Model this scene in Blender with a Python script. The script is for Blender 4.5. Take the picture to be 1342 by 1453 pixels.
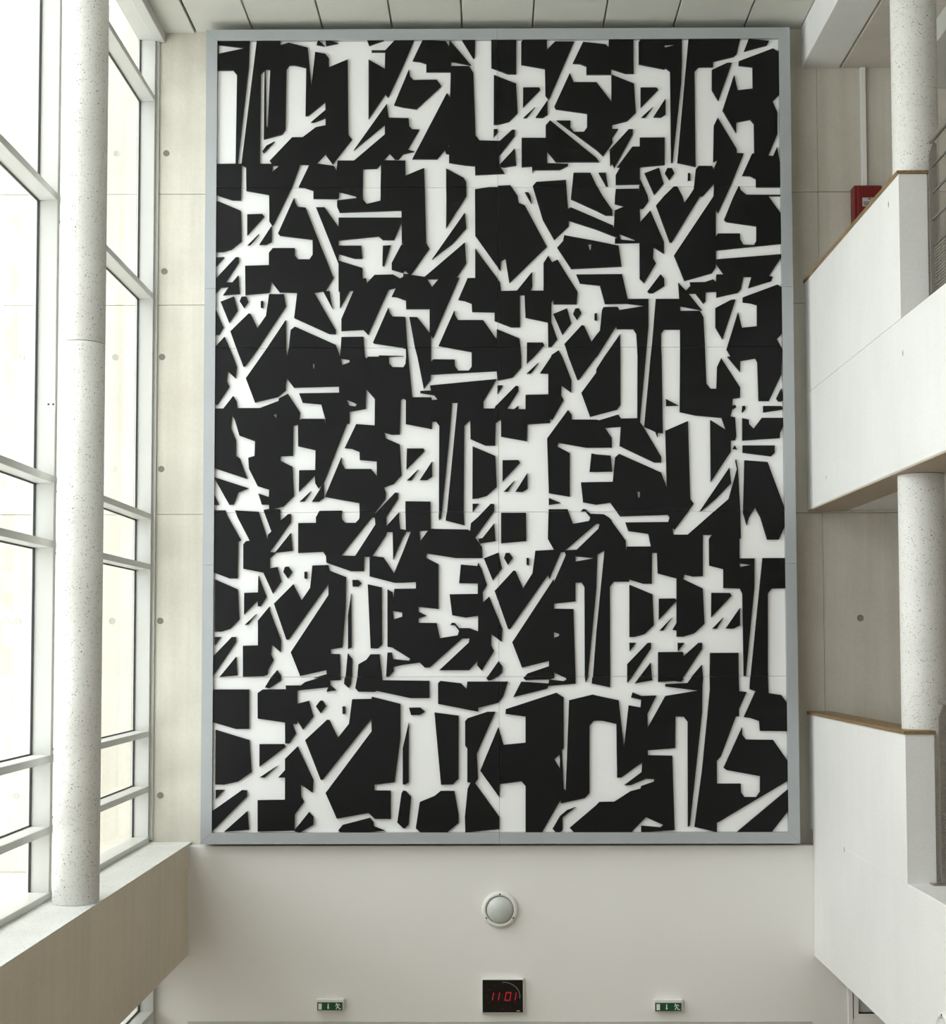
import bpy, bmesh, math, random
from mathutils import Vector, Matrix
from mathutils.geometry import tessellate_polygon

# ---------------------------------------------------------------- scene, camera, sky
for o in list(bpy.data.objects): bpy.data.objects.remove(o, do_unlink=True)
scene = bpy.context.scene
COL = scene.collection
scene.view_settings.view_transform = 'Standard'
scene.view_settings.look = 'None'
scene.view_settings.exposure = 0.0
scene.view_settings.gamma = 1.0
scene.view_settings.use_curve_mapping = False

IMG_W, IMG_H = 1342.0, 1453.0
FOCAL_PX, PP_X, PP_Y = 2100.0, 683.67, 811.44
cam_data = bpy.data.cameras.new('camera')
cam_data.sensor_fit = 'HORIZONTAL'; cam_data.sensor_width = 36.0
cam_data.lens = FOCAL_PX * 36.0 / IMG_W
cam_data.shift_x = (IMG_W/2 - PP_X) / IMG_W
cam_data.shift_y = (PP_Y - IMG_H/2) / IMG_W
cam_data.clip_start = 0.1; cam_data.clip_end = 500
cam = bpy.data.objects.new('camera', cam_data); COL.objects.link(cam)
pitch, yaw, roll = math.radians(2.9049), math.radians(-0.3229), math.radians(-0.1186)
fwd = Vector((math.sin(yaw)*math.cos(pitch), math.cos(yaw)*math.cos(pitch), math.sin(pitch)))
rgt = Vector((math.cos(yaw), -math.sin(yaw), 0.0)); upv = rgt.cross(fwd)
r2 = rgt*math.cos(roll) + upv*math.sin(roll); u2 = upv*math.cos(roll) - rgt*math.sin(roll)
cam.matrix_world = Matrix(((r2.x, u2.x, -fwd.x, -0.0902), (r2.y, u2.y, -fwd.y, -14.9259),
                           (r2.z, u2.z, -fwd.z, 5.9), (0, 0, 0, 1)))
scene.camera = cam

SKY = 6.9        # zenith brightness of a fully overcast sky
world = bpy.data.worlds.new('overcast_sky'); scene.world = world
world.use_nodes = True
bg = world.node_tree.nodes['Background']
bg.inputs['Color'].default_value = (0.97, 0.985, 1.0, 1)
# standard overcast sky: (1 + 2 sin(elevation)) / 3 of the zenith brightness
wn = world.node_tree.nodes; wl_ = world.node_tree.links
tc = wn.new('ShaderNodeTexCoord'); sp = wn.new('ShaderNodeSeparateXYZ'); mx_ = wn.new('ShaderNodeMath'); mx_.operation = 'MAXIMUM'; mx_.inputs[1].default_value = 0.0
ma = wn.new('ShaderNodeMath'); ma.operation = 'MULTIPLY_ADD'; ma.inputs[1].default_value = SKY*2/3; ma.inputs[2].default_value = SKY/3
wl_.new(tc.outputs['Generated'], sp.inputs[0]); wl_.new(sp.outputs['Z'], mx_.inputs[0]); wl_.new(mx_.outputs[0], ma.inputs[0]); wl_.new(ma.outputs[0], bg.inputs['Strength'])

def portal(name, loc, rot, sx, sy):
    l = bpy.data.lights.new(name, 'AREA'); l.shape = 'RECTANGLE'; l.size = sx; l.size_y = sy
    l.cycles.is_portal = True
    o = bpy.data.objects.new(name, l); COL.objects.link(o); o.location = loc; o.rotation_euler = rot
# the daylight enters through the glazed left side of the hall
portal('window_daylight', (-3.95, -8.2, 8.1), (0, math.radians(-90), 0), 8.3, 17.0)
portal('ground_window_daylight', (-3.9, -1.55, 1.6), (0, math.radians(-90), 0), 2.5, 3.1)

# ---------------------------------------------------------------- materials
def mat(name, color, rough=0.6, metal=0.0, spec=0.5):
    m = bpy.data.materials.new(name); m.use_nodes = True
    b = m.node_tree.nodes['Principled BSDF']
    b.inputs['Base Color'].default_value = (*color, 1); b.inputs['Roughness'].default_value = rough
    b.inputs['Metallic'].default_value = metal; b.inputs['Specular IOR Level'].default_value = spec
    return m
def N(m, t, **kw):
    n = m.node_tree.nodes.new(t)
    for k, v in kw.items():
        if k in n.inputs: n.inputs[k].default_value = v
        else: setattr(n, k, v)
    return n
def L(m, a, b): m.node_tree.links.new(a, b)
def coords(m, scale=(1, 1, 1)):
    g = N(m, 'ShaderNodeNewGeometry'); mp = N(m, 'ShaderNodeMapping'); mp.inputs['Scale'].default_value = scale
    L(m, g.outputs['Position'], mp.inputs['Vector']); return mp.outputs['Vector']
def ramp(m, fac, stops):
    r = N(m, 'ShaderNodeValToRGB'); e = r.color_ramp.elements
    e[0].position, e[0].color = stops[0][0], (*stops[0][1], 1)
    e[1].position, e[1].color = stops[-1][0], (*stops[-1][1], 1)
    for p, c in stops[1:-1]:
        x = e.new(p); x.color = (*c, 1)
    L(m, fac, r.inputs['Fac']); return r.outputs['Color']
def mixc(m, a, b, fac, mode='MIX'):
    x = N(m, 'ShaderNodeMix', data_type='RGBA', blend_type=mode)
    for s, v in (('A', a), ('B', b)):
        i = [q for q in x.inputs if q.name == s and q.type == 'RGBA'][0]
        if isinstance(v, tuple): i.default_value = (*v, 1)
        else: L(m, v, i)
    i = [q for q in x.inputs if q.name == 'Factor' and q.type == 'VALUE'][0]
    if isinstance(fac, (int, float)): i.default_value = fac
    else: L(m, fac, i)
    return [q for q in x.outputs if q.type == 'RGBA'][0]
def bump(m, h, strength, dist=0.01):
    b = N(m, 'ShaderNodeBump', Strength=strength, Distance=dist); L(m, h, b.inputs['Height'])
    L(m, b.outputs['Normal'], m.node_tree.nodes['Principled BSDF'].inputs['Normal'])
def concrete(name, c0, c1, rough=0.75, streak=0.5, pits=0.0, stain=None):
    m = mat(name, c0, rough, spec=0.3); b = m.node_tree.nodes['Principled BSDF']
    big = N(m, 'ShaderNodeTexNoise', Scale=0.9, Detail=5.0, Roughness=0.6); L(m, coords(m), big.inputs['Vector'])
    col = ramp(m, big.outputs['Fac'], [(0.3, c1), (0.68, c0)])
    st = N(m, 'ShaderNodeTexNoise', Scale=1.0, Detail=4.0); L(m, coords(m, (7, 7, 0.35)), st.inputs['Vector'])
    sc = ramp(m, st.outputs['Fac'], [(0.35, (0.90, 0.89, 0.87)), (0.6, (1, 1, 1))])
    col = mixc(m, col, sc, streak, 'MULTIPLY')
    fine = N(m, 'ShaderNodeTexNoise', Scale=45.0, Detail=3.0); L(m, coords(m), fine.inputs['Vector'])
    col = mixc(m, col, ramp(m, fine.outputs['Fac'], [(0.35, (0.93, 0.93, 0.92)), (0.62, (1, 1, 1))]), 0.6, 'MULTIPLY')
    if pits:
        v = N(m, 'ShaderNodeTexVoronoi', Scale=1.0); L(m, coords(m, (2.6, 2.6, 1.5)), v.inputs['Vector'])
        col = mixc(m, (0.30, 0.29, 0.27), col, ramp(m, v.outputs['Distance'], [(0.035*pits, (0, 0, 0)), (0.055*pits, (1, 1, 1))]))
    if stain:
        s = N(m, 'ShaderNodeTexNoise', Scale=2.3, Detail=6.0, Roughness=0.7); L(m, coords(m, (1, 1, .8)), s.inputs['Vector'])
        col = mixc(m, col, stain, ramp(m, s.outputs['Fac'], [(0.55, (0, 0, 0)), (0.8, (0.5, 0.5, 0.5))]))
    L(m, col, b.inputs['Base Color']); bump(m, fine.outputs['Fac'], 0.12)
    return m
def speckled(name, base, dark, scale, thr, rough=0.55):
    m = mat(name, base, rough); b = m.node_tree.nodes['Principled BSDF']
    col = None; cur = base
    for k, (s, t) in enumerate(((scale, thr), (scale*1.9, thr*1.1), (scale*0.33, thr*0.42))):
        v = N(m, 'ShaderNodeTexVoronoi', Scale=s); L(m, coords(m), v.inputs['Vector'])
        gate = N(m, 'ShaderNodeTexNoise', Scale=s*0.37); L(m, coords(m), gate.inputs['Vector'])
        spot = ramp(m, v.outputs['Distance'], [(t*0.8, (1, 1, 1)), (t*1.25, (0, 0, 0))])
        g = ramp(m, gate.outputs['Fac'], [(0.44, (0, 0, 0)), (0.66, (1, 1, 1))])
        f = mixc(m, spot, g, 1.0, 'MULTIPLY')
        col = mixc(m, cur, dark, f); cur = col
    fine = N(m, 'ShaderNodeTexNoise', Scale=3.0, Detail=5.0); L(m, coords(m), fine.inputs['Vector'])
    col = mixc(m, col, ramp(m, fine.outputs['Fac'], [(0.3, (0.9, 0.9, 0.89)), (0.65, (1, 1, 1))]), 0.7, 'MULTIPLY')
    L(m, col, b.inputs['Base Color']); return m
def noisy(name, c0, c1, scale, rough=0.6, metal=0.0, stretch=(1, 1, 1), spec=0.5, bmp=0.0):
    m = mat(name, c0, rough, metal, spec); n = N(m, 'ShaderNodeTexNoise', Scale=scale, Detail=4.0)
    L(m, coords(m, stretch), n.inputs['Vector'])
    L(m, ramp(m, n.outputs['Fac'], [(0.35, c1), (0.65, c0)]), m.node_tree.nodes['Principled BSDF'].inputs['Base Color'])
    if bmp: bump(m, n.outputs['Fac'], bmp)
    return m
def glass(name, tint=(0.975, 0.99, 0.982)):
    m = bpy.data.materials.new(name); m.use_nodes = True; nt = m.node_tree
    for n in list(nt.nodes): nt.nodes.remove(n)
    out = nt.nodes.new('ShaderNodeOutputMaterial'); mx = nt.nodes.new('ShaderNodeMixShader')
    tr = nt.nodes.new('ShaderNodeBsdfTransparent'); tr.inputs['Color'].default_value = (*tint, 1)
    gl = nt.nodes.new('ShaderNodeBsdfGlossy'); gl.inputs['Roughness'].default_value = 0.0
    fr = nt.nodes.new('ShaderNodeFresnel'); fr.inputs['IOR'].default_value = 1.5
    n = nt.nodes.new('ShaderNodeTexNoise'); n.inputs['Scale'].default_value = 0.4
    b = nt.nodes.new('ShaderNodeBump'); b.inputs['Strength'].default_value = 0.01; b.inputs['Distance'].default_value = 0.02
    nt.links.new(n.outputs['Fac'], b.inputs['Height']); nt.links.new(b.outputs['Normal'], gl.inputs['Normal'])
    ge = nt.nodes.new('ShaderNodeNewGeometry'); iv = nt.nodes.new('ShaderNodeMath'); iv.operation = 'SUBTRACT'; iv.inputs[0].default_value = 1.0
    ml = nt.nodes.new('ShaderNodeMath'); ml.operation = 'MULTIPLY'      # only the outer skin of a pane reflects, no internal mirror
    nt.links.new(ge.outputs['Backfacing'], iv.inputs[1]); nt.links.new(fr.outputs['Fac'], ml.inputs[0]); nt.links.new(iv.outputs[0], ml.inputs[1])
    nt.links.new(ml.outputs[0], mx.inputs['Fac']); nt.links.new(tr.outputs['BSDF'], mx.inputs[1])
    nt.links.new(gl.outputs['BSDF'], mx.inputs[2]); nt.links.new(mx.outputs['Shader'], out.inputs['Surface'])
    return m

M = {}
M['end_concrete'] = concrete('warm_concrete', (0.67, 0.64, 0.56), (0.57, 0.54, 0.465), streak=0.9, stain=(0.52, 0.47, 0.38), pits=0.25)
M['white_concrete'] = concrete('pale_concrete', (0.83, 0.825, 0.80), (0.78, 0.775, 0.75), streak=0.12, pits=0.9)
M['beam_concrete'] = concrete('beam_concrete', (0.74, 0.655, 0.52), (0.68, 0.60, 0.475), streak=0.4, pits=0.3)
M['soffit_shade'] = concrete('soffit_shade', (0.50, 0.42, 0.33), (0.44, 0.37, 0.29), streak=0.2)  # brown of shade and warm floor bounce, painted into the concrete
M['grey_concrete'] = concrete('grey_concrete', (0.70, 0.68, 0.61), (0.62, 0.60, 0.53), pits=0.4)
M['paint'] = noisy('white_wall_paint', (0.85, 0.835, 0.80), (0.835, 0.82, 0.785), 1.2, 0.7, spec=0.25)
M['terrazzo'] = speckled('speckled_column_concrete', (0.76, 0.75, 0.715), (0.17, 0.16, 0.145), 46.0, 0.22)
M['sill'] = speckled('speckled_sill', (0.80, 0.80, 0.77), (0.34, 0.33, 0.29), 46.0, 0.22)
M['tile'] = noisy('ceiling_tile', (0.61, 0.605, 0.545), (0.59, 0.585, 0.525), 3.0, 0.8, spec=0.2)
M['tile_dark'] = noisy('gallery_ceiling_tile', (0.62, 0.57, 0.50), (0.60, 0.55, 0.48), 3.0, 0.8, spec=0.2)
M['joint'] = mat('dark_joint', (0.13, 0.12, 0.105), 0.9)
M['soft_joint'] = mat('grey_joint', (0.50, 0.47, 0.40), 0.9)
M['floor'] = noisy('brown_parquet_floor', (0.36, 0.265, 0.18), (0.31, 0.225, 0.15), 2.0, 0.4)
M['far_wall'] = noisy('dark_far_wall', (0.38, 0.35, 0.31), (0.35, 0.32, 0.28), 1.0, 0.8)  # plain dark base colour, chosen to cut the bounce off this wall
M['ground'] = noisy('pale_paving', (0.80, 0.80, 0.78), (0.75, 0.75, 0.73), 0.6, 0.9)
M['window_white'] = noisy('white_window_paint', (0.56, 0.56, 0.53), (0.54, 0.54, 0.51), 3.0, 0.4)
M['gasket'] = mat('black_gasket', (0.012, 0.013, 0.014), 0.5)
M['seal'] = mat('grey_sealant', (0.50, 0.50, 0.46), 0.7)
M['glass'] = glass('window_glass')
M['frame'] = noisy('grey_aluminium', (0.43, 0.455, 0.47), (0.41, 0.435, 0.45), 2.5, 0.42, 0.15)
M['black'] = noisy('satin_black_panel', (0.0042, 0.0046, 0.0048), (0.0034, 0.0038, 0.0040), 3.0, 0.45, spec=0.25)
M['backing'] = noisy('white_backing_panel', (0.92, 0.925, 0.92), (0.91, 0.915, 0.91), 2.0, 0.35)
M['oak'] = noisy('oiled_oak', (0.29, 0.19, 0.085), (0.20, 0.13, 0.055), 9.0, 0.5, stretch=(6, 0.6, 6))
M['steel'] = noisy('brushed_steel', (0.42, 0.40, 0.37), (0.36, 0.34, 0.315), 30.0, 0.35, 0.85)
M['red'] = noisy('red_enamel', (0.17, 0.006, 0.006), (0.15, 0.005, 0.005), 4.0, 0.4)
M['white_plastic'] = noisy('white_plastic', (0.80, 0.785, 0.74), (0.78, 0.765, 0.72), 5.0, 0.4)
M['dome'] = noisy('frosted_dome', (0.58, 0.61, 0.58), (0.56, 0.59, 0.56), 4.0, 0.25)
M['pale_pane'] = noisy('pale_obscured_glass', (0.60, 0.62, 0.59), (0.58, 0.60, 0.57), 6.0, 0.2)
M['screw'] = mat('dark_screw', (0.05, 0.05, 0.045), 0.5, 0.6)
M['clock_face'] = mat('clock_glass_face', (0.006, 0.005, 0.005), 0.25)
M['green'] = noisy('sign_green', (0.010, 0.085, 0.035), (0.008, 0.075, 0.030), 20.0, 0.4)
M['sign_white'] = mat('sign_white', (0.78, 0.80, 0.74), 0.5)
M['label_grey'] = mat('label_print', (0.45, 0.45, 0.43), 0.6)
M['hole'] = concrete('tie_hole_mortar', (0.24, 0.23, 0.20), (0.19, 0.18, 0.155))
M['pale_hole'] = concrete('washed_out_mortar', (0.50, 0.49, 0.44), (0.45, 0.44, 0.395))  # paler copy: outdoor overexposure put into the mortar colour
def emis(name, c, s):
    m = mat(name, (0.02, 0.0, 0.0), 0.5); b = m.node_tree.nodes['Principled BSDF']
    b.inputs['Emission Color'].default_value = (*c, 1); b.inputs['Emission Strength'].default_value = s; return m
M['led'] = emis('red_led', (1.0, 0.01, 0.03), 0.36)
M['led_dim'] = emis('dim_red_led', (1.0, 0.03, 0.04), 0.045)
M['led_white'] = emis('pale_led', (1.0, 0.95, 0.9), 0.35)

# ---------------------------------------------------------------- building helpers
ORG = {}
def link(name, verts, faces, m, parent=None, origin=None, smooth=False):
    """one mesh object from world-space vertices; the origin is its base centre, or its parent's origin"""
    if parent is not None: og = ORG[parent]
    elif origin is not None: og = Vector(origin)
    else:
        xs, ys, zs = zip(*verts)
        og = Vector(((min(xs)+max(xs))/2, (min(ys)+max(ys))/2, min(zs)))
    me = bpy.data.meshes.new(name)
    me.from_pydata([tuple(Vector(v)-og) for v in verts], [], faces); me.update()
    if smooth:
        for p in me.polygons: p.use_smooth = True
    me.materials.append(M[m])
    o = bpy.data.objects.new(name, me); COL.objects.link(o)
    if parent is not None: o.parent = parent
    else: o.location = og
    ORG[o] = og
    return o
def empty(name, origin):
    o = bpy.data.objects.new(name, None); COL.objects.link(o); o.location = origin; o.empty_display_size = 0.2
    ORG[o] = Vector(origin); return o
def tag(o, label, cat, group=None):
    o['label'] = label; o['category'] = cat
    if group: o['group'] = group
    return o
def struct(o): o['kind'] = 'structure'; return o
def boxdata(x0, x1, y0, y1, z0, z1, bev=0.0):
    bm = bmesh.new(); bmesh.ops.create_cube(bm, size=1.0)
    for v in bm.verts:
        v.co = Vector(((x0+x1)/2+v.co.x*(x1-x0), (y0+y1)/2+v.co.y*(y1-y0), (z0+z1)/2+v.co.z*(z1-z0)))
    if bev: bmesh.ops.bevel(bm, geom=list(bm.edges), offset=bev, segments=1, affect='EDGES', profile=0.5)
    bm.verts.index_update()
    vs = [tuple(v.co) for v in bm.verts]; fs = [[v.index for v in f.verts] for f in bm.faces]; bm.free()
    return vs, fs
def box(name, x0, x1, y0, y1, z0, z1, m, parent=None, bev=0.0, **k):
    vs, fs = boxdata(x0, x1, y0, y1, z0, z1, bev); return link(name, vs, fs, m, parent, **k)
def join(*ds):
    vs, fs = [], []
    for v, f in ds:
        b = len(vs); vs += v; fs += [[i+b for i in q] for q in f]
    return vs, fs
def tube(p0, p1, r, n=14, caps=True):
    p0, p1 = Vector(p0), Vector(p1); d = (p1-p0).normalized()
    a = d.orthogonal().normalized(); b = d.cross(a)
    vs = []
    for p in (p0, p1):
        for i in range(n):
            t = 2*math.pi*i/n; vs.append(tuple(p+a*(r*math.cos(t))+b*(r*math.sin(t))))
    fs = [[i, (i+1) % n, n+(i+1) % n, n+i] for i in range(n)]
    if caps: fs += [list(range(n))[::-1], list(range(n, 2*n))]
    return vs, fs
def lathe(center, axis, prof, n=40):
    """prof: list of (distance along axis, radius)"""
    c = Vector(center); d = Vector(axis).normalized(); a = d.orthogonal().normalized(); b = d.cross(a)
    vs, fs = [], []
    for h, r in prof:
        for i in range(n):
            t = 2*math.pi*i/n; vs.append(tuple(c+d*h+(a*math.cos(t)+b*math.sin(t))*max(r, 1e-4)))
    for k in range(len(prof)-1):
        for i in range(n):
            fs.append([k*n+i, k*n+(i+1) % n, (k+1)*n+(i+1) % n, (k+1)*n+i])
    fs.append(list(range(n))[::-1]); fs.append([(len(prof)-1)*n+i for i in range(n)])
    return vs, fs
def plan_poly(pts, z0, z1):
    """extrude a plan outline of (x, y) points, counter-clockwise from above"""
    n = len(pts); tris = tessellate_polygon([[Vector((a, b, 0)) for a, b in pts]])
    vs = [(a, b, z0) for a, b in pts]+[(a, b, z1) for a, b in pts]; fs = []
    for t in tris:
        a, b, c = (pts[i] for i in t)
        if (b[0]-a[0])*(c[1]-a[1])-(b[1]-a[1])*(c[0]-a[0]) < 0: t = (t[0], t[2], t[1])
        fs += [[n+i for i in t], [t[2], t[1], t[0]]]
    fs += [[i, (i+1) % n, n+(i+1) % n, n+i] for i in range(n)]
    return vs, fs
def slab_poly(loops, y0, y1):
    """extrude a flat outline (with holes) given as (x, z) loops from y0 (front) to y1 (back)"""
    flat = [Vector((a, 0, b)) for l in loops for a, b in l]
    tris = tessellate_polygon([[Vector((a, b, 0)) for a, b in l] for l in loops])
    n = len(flat); vs = [(v.x, y0, v.z) for v in flat] + [(v.x, y1, v.z) for v in flat]
    fs = []
    for t in tris:
        a, b, c = (flat[i] for i in t)
        if (b.x-a.x)*(c.z-a.z)-(b.z-a.z)*(c.x-a.x) < 0: t = (t[0], t[2], t[1])
        fs.append([t[0], t[1], t[2]]); fs.append([n+t[2], n+t[1], n+t[0]])
    s = 0
    for l in loops:
        k = len(l)
        for i in range(k):
            a, b = s+i, s+(i+1) % k; fs.append([b, a, n+a, n+b])
        s += k
    return vs, fs

# ---------------------------------------------------------------- the hall: floor, ceilings, walls
YN, XR = -17.0, 7.6          # far end behind the photographer, gallery back wall
CEIL = 12.35
struct(box('floor', -3.9, XR, YN, 1.0, -0.25, 0.0, 'floor'))
struct(box('ground', -60, -4.3, -60, 40, -0.6, -0.3, 'ground'))
struct(box('wall_sky_blocker', -5.6, -5.2, -40, 12, -0.3, 2.75, 'ground'))   # added wall, keeps sky light off the ground-floor window
struct(box('wall_right', XR, XR+0.3, YN, 0.28, 0.0, CEIL+0.3, 'paint'))
struct(box('wall_front', -3.9, XR+0.3, YN-0.3, YN, 0.0, CEIL+0.3, 'far_wall'))

# concrete end wall behind the artwork: cast panels with open joints
wb = struct(box('wall_back', -9.0, XR, 0.30, 0.62, 3.6, CEIL+0.3, 'soft_joint'))
rows = [3.62, 7.272, 9.455, 10.625, CEIL+0.28]; cols = [-9.0, -5.9, -3.77, 0.0, 3.33, 5.5, XR]     # the wall carries on outside past the glazing
for i in range(4):
    for j in range(6):
        box('concrete_panel', cols[j]+0.0015, cols[j+1]-0.0015, 0.28, 0.30, rows[i]+0.0025, rows[i+1]-0.0025, 'end_concrete', wb, 0.002)
for x, z in ((-3.464, 11.059), (-3.475, 9.811), (-3.49, 8.912), (-3.488, 7.744), (-3.484, 6.175), (-3.468, 4.392), (3.703, 6.188), (3.62, 8.05),
             (-3.98, 11.06), (-3.98, 8.912), (-3.98, 6.175), (-4.95, 11.06), (-4.95, 8.912), (-4.95, 6.175), (-4.95, 4.392)):
    link('tie_hole', *lathe((x, 0.2805, z), (0, -1, 0), [(0, 0.033), (0.004, 0.033), (0.0045, 0.027), (0.0025, 0.024)], 24), 'hole' if x > -3.7 else 'pale_hole', wb)
# white painted lower wall that steps forward below the artwork
YL = 0.13                    # face of the lower wall, tucked behind the frame front
wl = struct(box('wall_back_lower', -3.80, 3.482, YL, 0.62, 0.0, 3.893, 'paint', bev=0.004))
box('concrete_ledge', -3.8, 3.48, YL+0.004, 0.30, 3.88, 3.897, 'grey_concrete', wl)
struct(box('trim_1', -3.137, 3.122, YL-0.012, YL, 2.09, 2.15, 'window_white', bev=0.003))
d1 = struct(box('door_1', -3.06, 3.05, YL-0.008, YL, 0.0, 2.09, 'seal'))
for k in range(4):
    a = -3.03+k*1.525
    box('door_leaf', a, a+1.49, YL-0.03, YL-0.008, 0.02, 2.08, 'window_white', d1, 0.003)
    box('door_pane', a+0.1, a+1.39, YL-0.034, YL-0.03, 0.25, 1.98, 'gasket', d1)
# glazed screen beside the lower wall, under the lower gallery
w6 = struct(empty('window_6', (4.4, 0.05, 0)))
def wbox(n, x0, x1, y0, y1, z0, z1, m, **k): return box(n, x0, x1, y0+YL, y1+YL, z0, z1, m, w6, **k)
wbox('frame_post', 3.482, 3.531, -0.015, 0.09, 0.0, 2.835, 'paint', bev=0.004)
for z0, z1 in ((2.221, 2.835), (0.12, 2.06)):
    for a in (3.541, 4.581, 5.621):
        vs = join(boxdata(a, a+0.047, YL-0.005, YL+0.08, z0-0.05, z1), boxdata(a+0.985, a+1.03, YL-0.005, YL+0.08, z0-0.05, z1), boxdata(a+0.047, a+0.985, YL-0.005, YL+0.08, z0-0.05, z0))
        wbox('gasket', a+0.047, a+0.985, 0.0, 0.012, z0, z0+0.012, 'gasket')
        link('sash', *vs, 'paint', w6); wbox('pane', a+0.047, a+0.985, 0.03, 0.036, z0+0.012, z1, 'pale_pane')
wbox('transom', 3.531, XR, -0.01, 0.085, 2.06, 2.17, 'paint', bev=0.003)
struct(box('wall_back_side', 3.482, XR, 0.62, 0.92, 0.0, 3.7, 'tile'))
struct(box('wall_back_lintel', 3.531, XR, YL, 0.62, 2.835, 3.64, 'paint'))

# main ceiling of long panels between shadow joints
ce = struct(box('ceiling', -3.77, 3.3, YN, 0.62, CEIL+0.035, CEIL+0.3, 'soft_joint'))
seams = [-3.165, -2.56, -1.825, -1.10, -0.37, 0.363, 1.10, 1.832, 2.57, 3.17]
box('shadow_joint', seams[0]-0.012, seams[0]+0.009, YN, 0.28, CEIL+0.02, CEIL+0.035, 'joint', ce)
box('ceiling_strip', -3.62, seams[0]-0.012, YN, 0.28, CEIL-0.012, CEIL+0.035, 'tile', ce, 0.003)
for a, b in zip(seams, seams[1:]):
    box('ceiling_panel', a+0.009, b-0.009, YN, 0.28, CEIL, CEIL+0.035, 'tile', ce, 0.004)
struct(box('trim_2', -3.60, -3.485, YN, 0.28, 12.235, CEIL-0.012, 'window_white', bev=0.006))
# dropped beam along the galleries
struct(box('beam_top', 3.17, 3.565, YN, 0.279, 11.935, CEIL+0.3, 'white_concrete', bev=0.006))
# gallery ceilings of square tiles
def tile_ceiling(name, z, nx, ny):
    c = struct(box(name, 3.575, XR, YN, 0.279, z+0.02, z+0.16, 'soft_joint'))
    vs, fs = boxdata(0, 0.742, -0.742, 0, 0, 0.02, 0.003)
    me = None
    for i in range(nx):
        for j in range(ny):
            x, y = 3.592+i*0.75, 0.272-j*0.75
            if me is None:
                o = link('ceiling_tile', [(x+a, y+b, z+q) for a, b, q in vs], fs, 'tile_dark', c); me = o.data; x0, y0 = x, y
            else:
                o = bpy.data.objects.new('ceiling_tile', me); COL.objects.link(o); o.parent = c; o.location = (x-x0, y-y0, 0)
    return c
tile_ceiling('ceiling_upper', 11.935, 5, 10)
tile_ceiling('ceiling_middle', 7.305, 5, 10)
struct(box('trim_3', 4.21, 4.75, YN, 0.27, 11.71, 11.93, 'window_white', bev=0.01))
# gallery floors: deep concrete slabs
fu = struct(box('floor_upper', 3.175, XR, YN, 0.279, 7.30, 8.50, 'white_concrete', bev=0.006))
box('soffit_shade_sheet', 3.181, 3.571, YN, 0.278, 7.288, 7.30, 'soffit_shade', fu)  # thin sheet added to paint the slab's underside darker, as if shaded
struct(box('floor_lower', 3.155, XR, YN, YL-0.001, 2.79, 4.05, 'white_concrete', bev=0.006))

for z in (8.50, 4.05):
    struct(box('floor_covering', 3.53, XR, YN, 0.1, z, z+0.008, 'floor'))
# ---------------------------------------------------------------- left side: spandrel beam and glazing
sb = struct(box('wall_left', -4.0, -3.145, YN, YL-0.001, 2.80, 3.912, 'beam_concrete', bev=0.006))
box('sill_top', -3.72, -3.143, YN, YL+0.15, 3.912, 3.92, 'sill', sb)
box('joint_strip', -3.149, -3.128, YL-0.02, YL-0.001, 2.804, 3.908, 'paint', sb)
struct(box('wall_left_upstand', -3.95, -3.47, YN, YL-0.001, 0.0, 0.35, 'beam_concrete'))
MY = [0.28, -3.10, -6.50, -9.90, -13.30, YN]
def glazing(name, ya, yb, xin, xgl, z0, z1, trans, endcap=False):
    """one bay of white steel glazing between y = yb (nearer) and y = ya"""
    w = struct(empty(name, (xin, (ya+yb)/2, z0)))
    box('mullion', xgl-0.02, xin, ya-0.06, ya, z0, z1, 'window_white', w, 0.004)
    zs = [z0] + [t+0.03 for t in trans]; ze = [t-0.03 for t in trans] + [z1]
    for t in trans:
        box('transom', xgl-0.02, xin-0.002, yb, ya-0.06, t-0.03, t+0.03, 'window_white', w, 0.004)
    box('bottom_rail', xgl-0.02, xin+0.01, yb, ya-0.06, z0, z0+0.055, 'window_white', w, 0.004)
    box('head_rail', xgl-0.02, xin, yb, ya-0.06, z1-0.05, z1, 'window_white', w, 0.004)
    for a, b in zip(zs, ze):
        p = box('pane', xgl-0.004, xgl+0.004, yb, ya-0.06, a, b, 'glass', w)
        for zz in (a, b-0.012): box('gasket', xgl-0.002, xgl+0.011, yb+0.014, ya-0.074, zz, zz+0.012, 'gasket', p)
        for yy in (ya-0.074, yb):
            box('gasket', xgl-0.002, xgl+0.012, yy, yy+0.014, a, b, 'gasket', p)
    return w
TR = [4.46, 5.022, 6.727, 7.246, 9.54, 11.622]
for i in range(5):
    w = glazing('window_%d' % (i+1), MY[i], MY[i+1], -3.575, -3.735, 3.92, 12.29, TR)
    if i == 0: box('seal_strip', -3.60, -3.54, 0.255, 0.28, 3.94, 12.24, 'seal', w)
    if i == 1:
        br = box('bracket', -3.64, -3.572, MY[1]-0.064, MY[1]-0.058, 7.80, 7.885, 'window_white', w, 0.002)
        for dx in (0.012, 0.05):
            link('screw', *lathe((-3.64+dx, MY[1]-0.064, 7.85), (0, -1, 0), [(0, 0.009), (0.003, 0.008), (0.004, 0.003)], 12), 'screw', br)
glazing('window_7', YL-0.002, MY[1], -3.47, -3.62, 0.35, 2.80, [1.2, 2.235])
struct(box('wall_left_lower', -3.8, -3.47, YN, MY[1], 0.35, 2.80, 'beam_concrete'))  # unseen bays closed off to cut daylight on the lower wall

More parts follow.
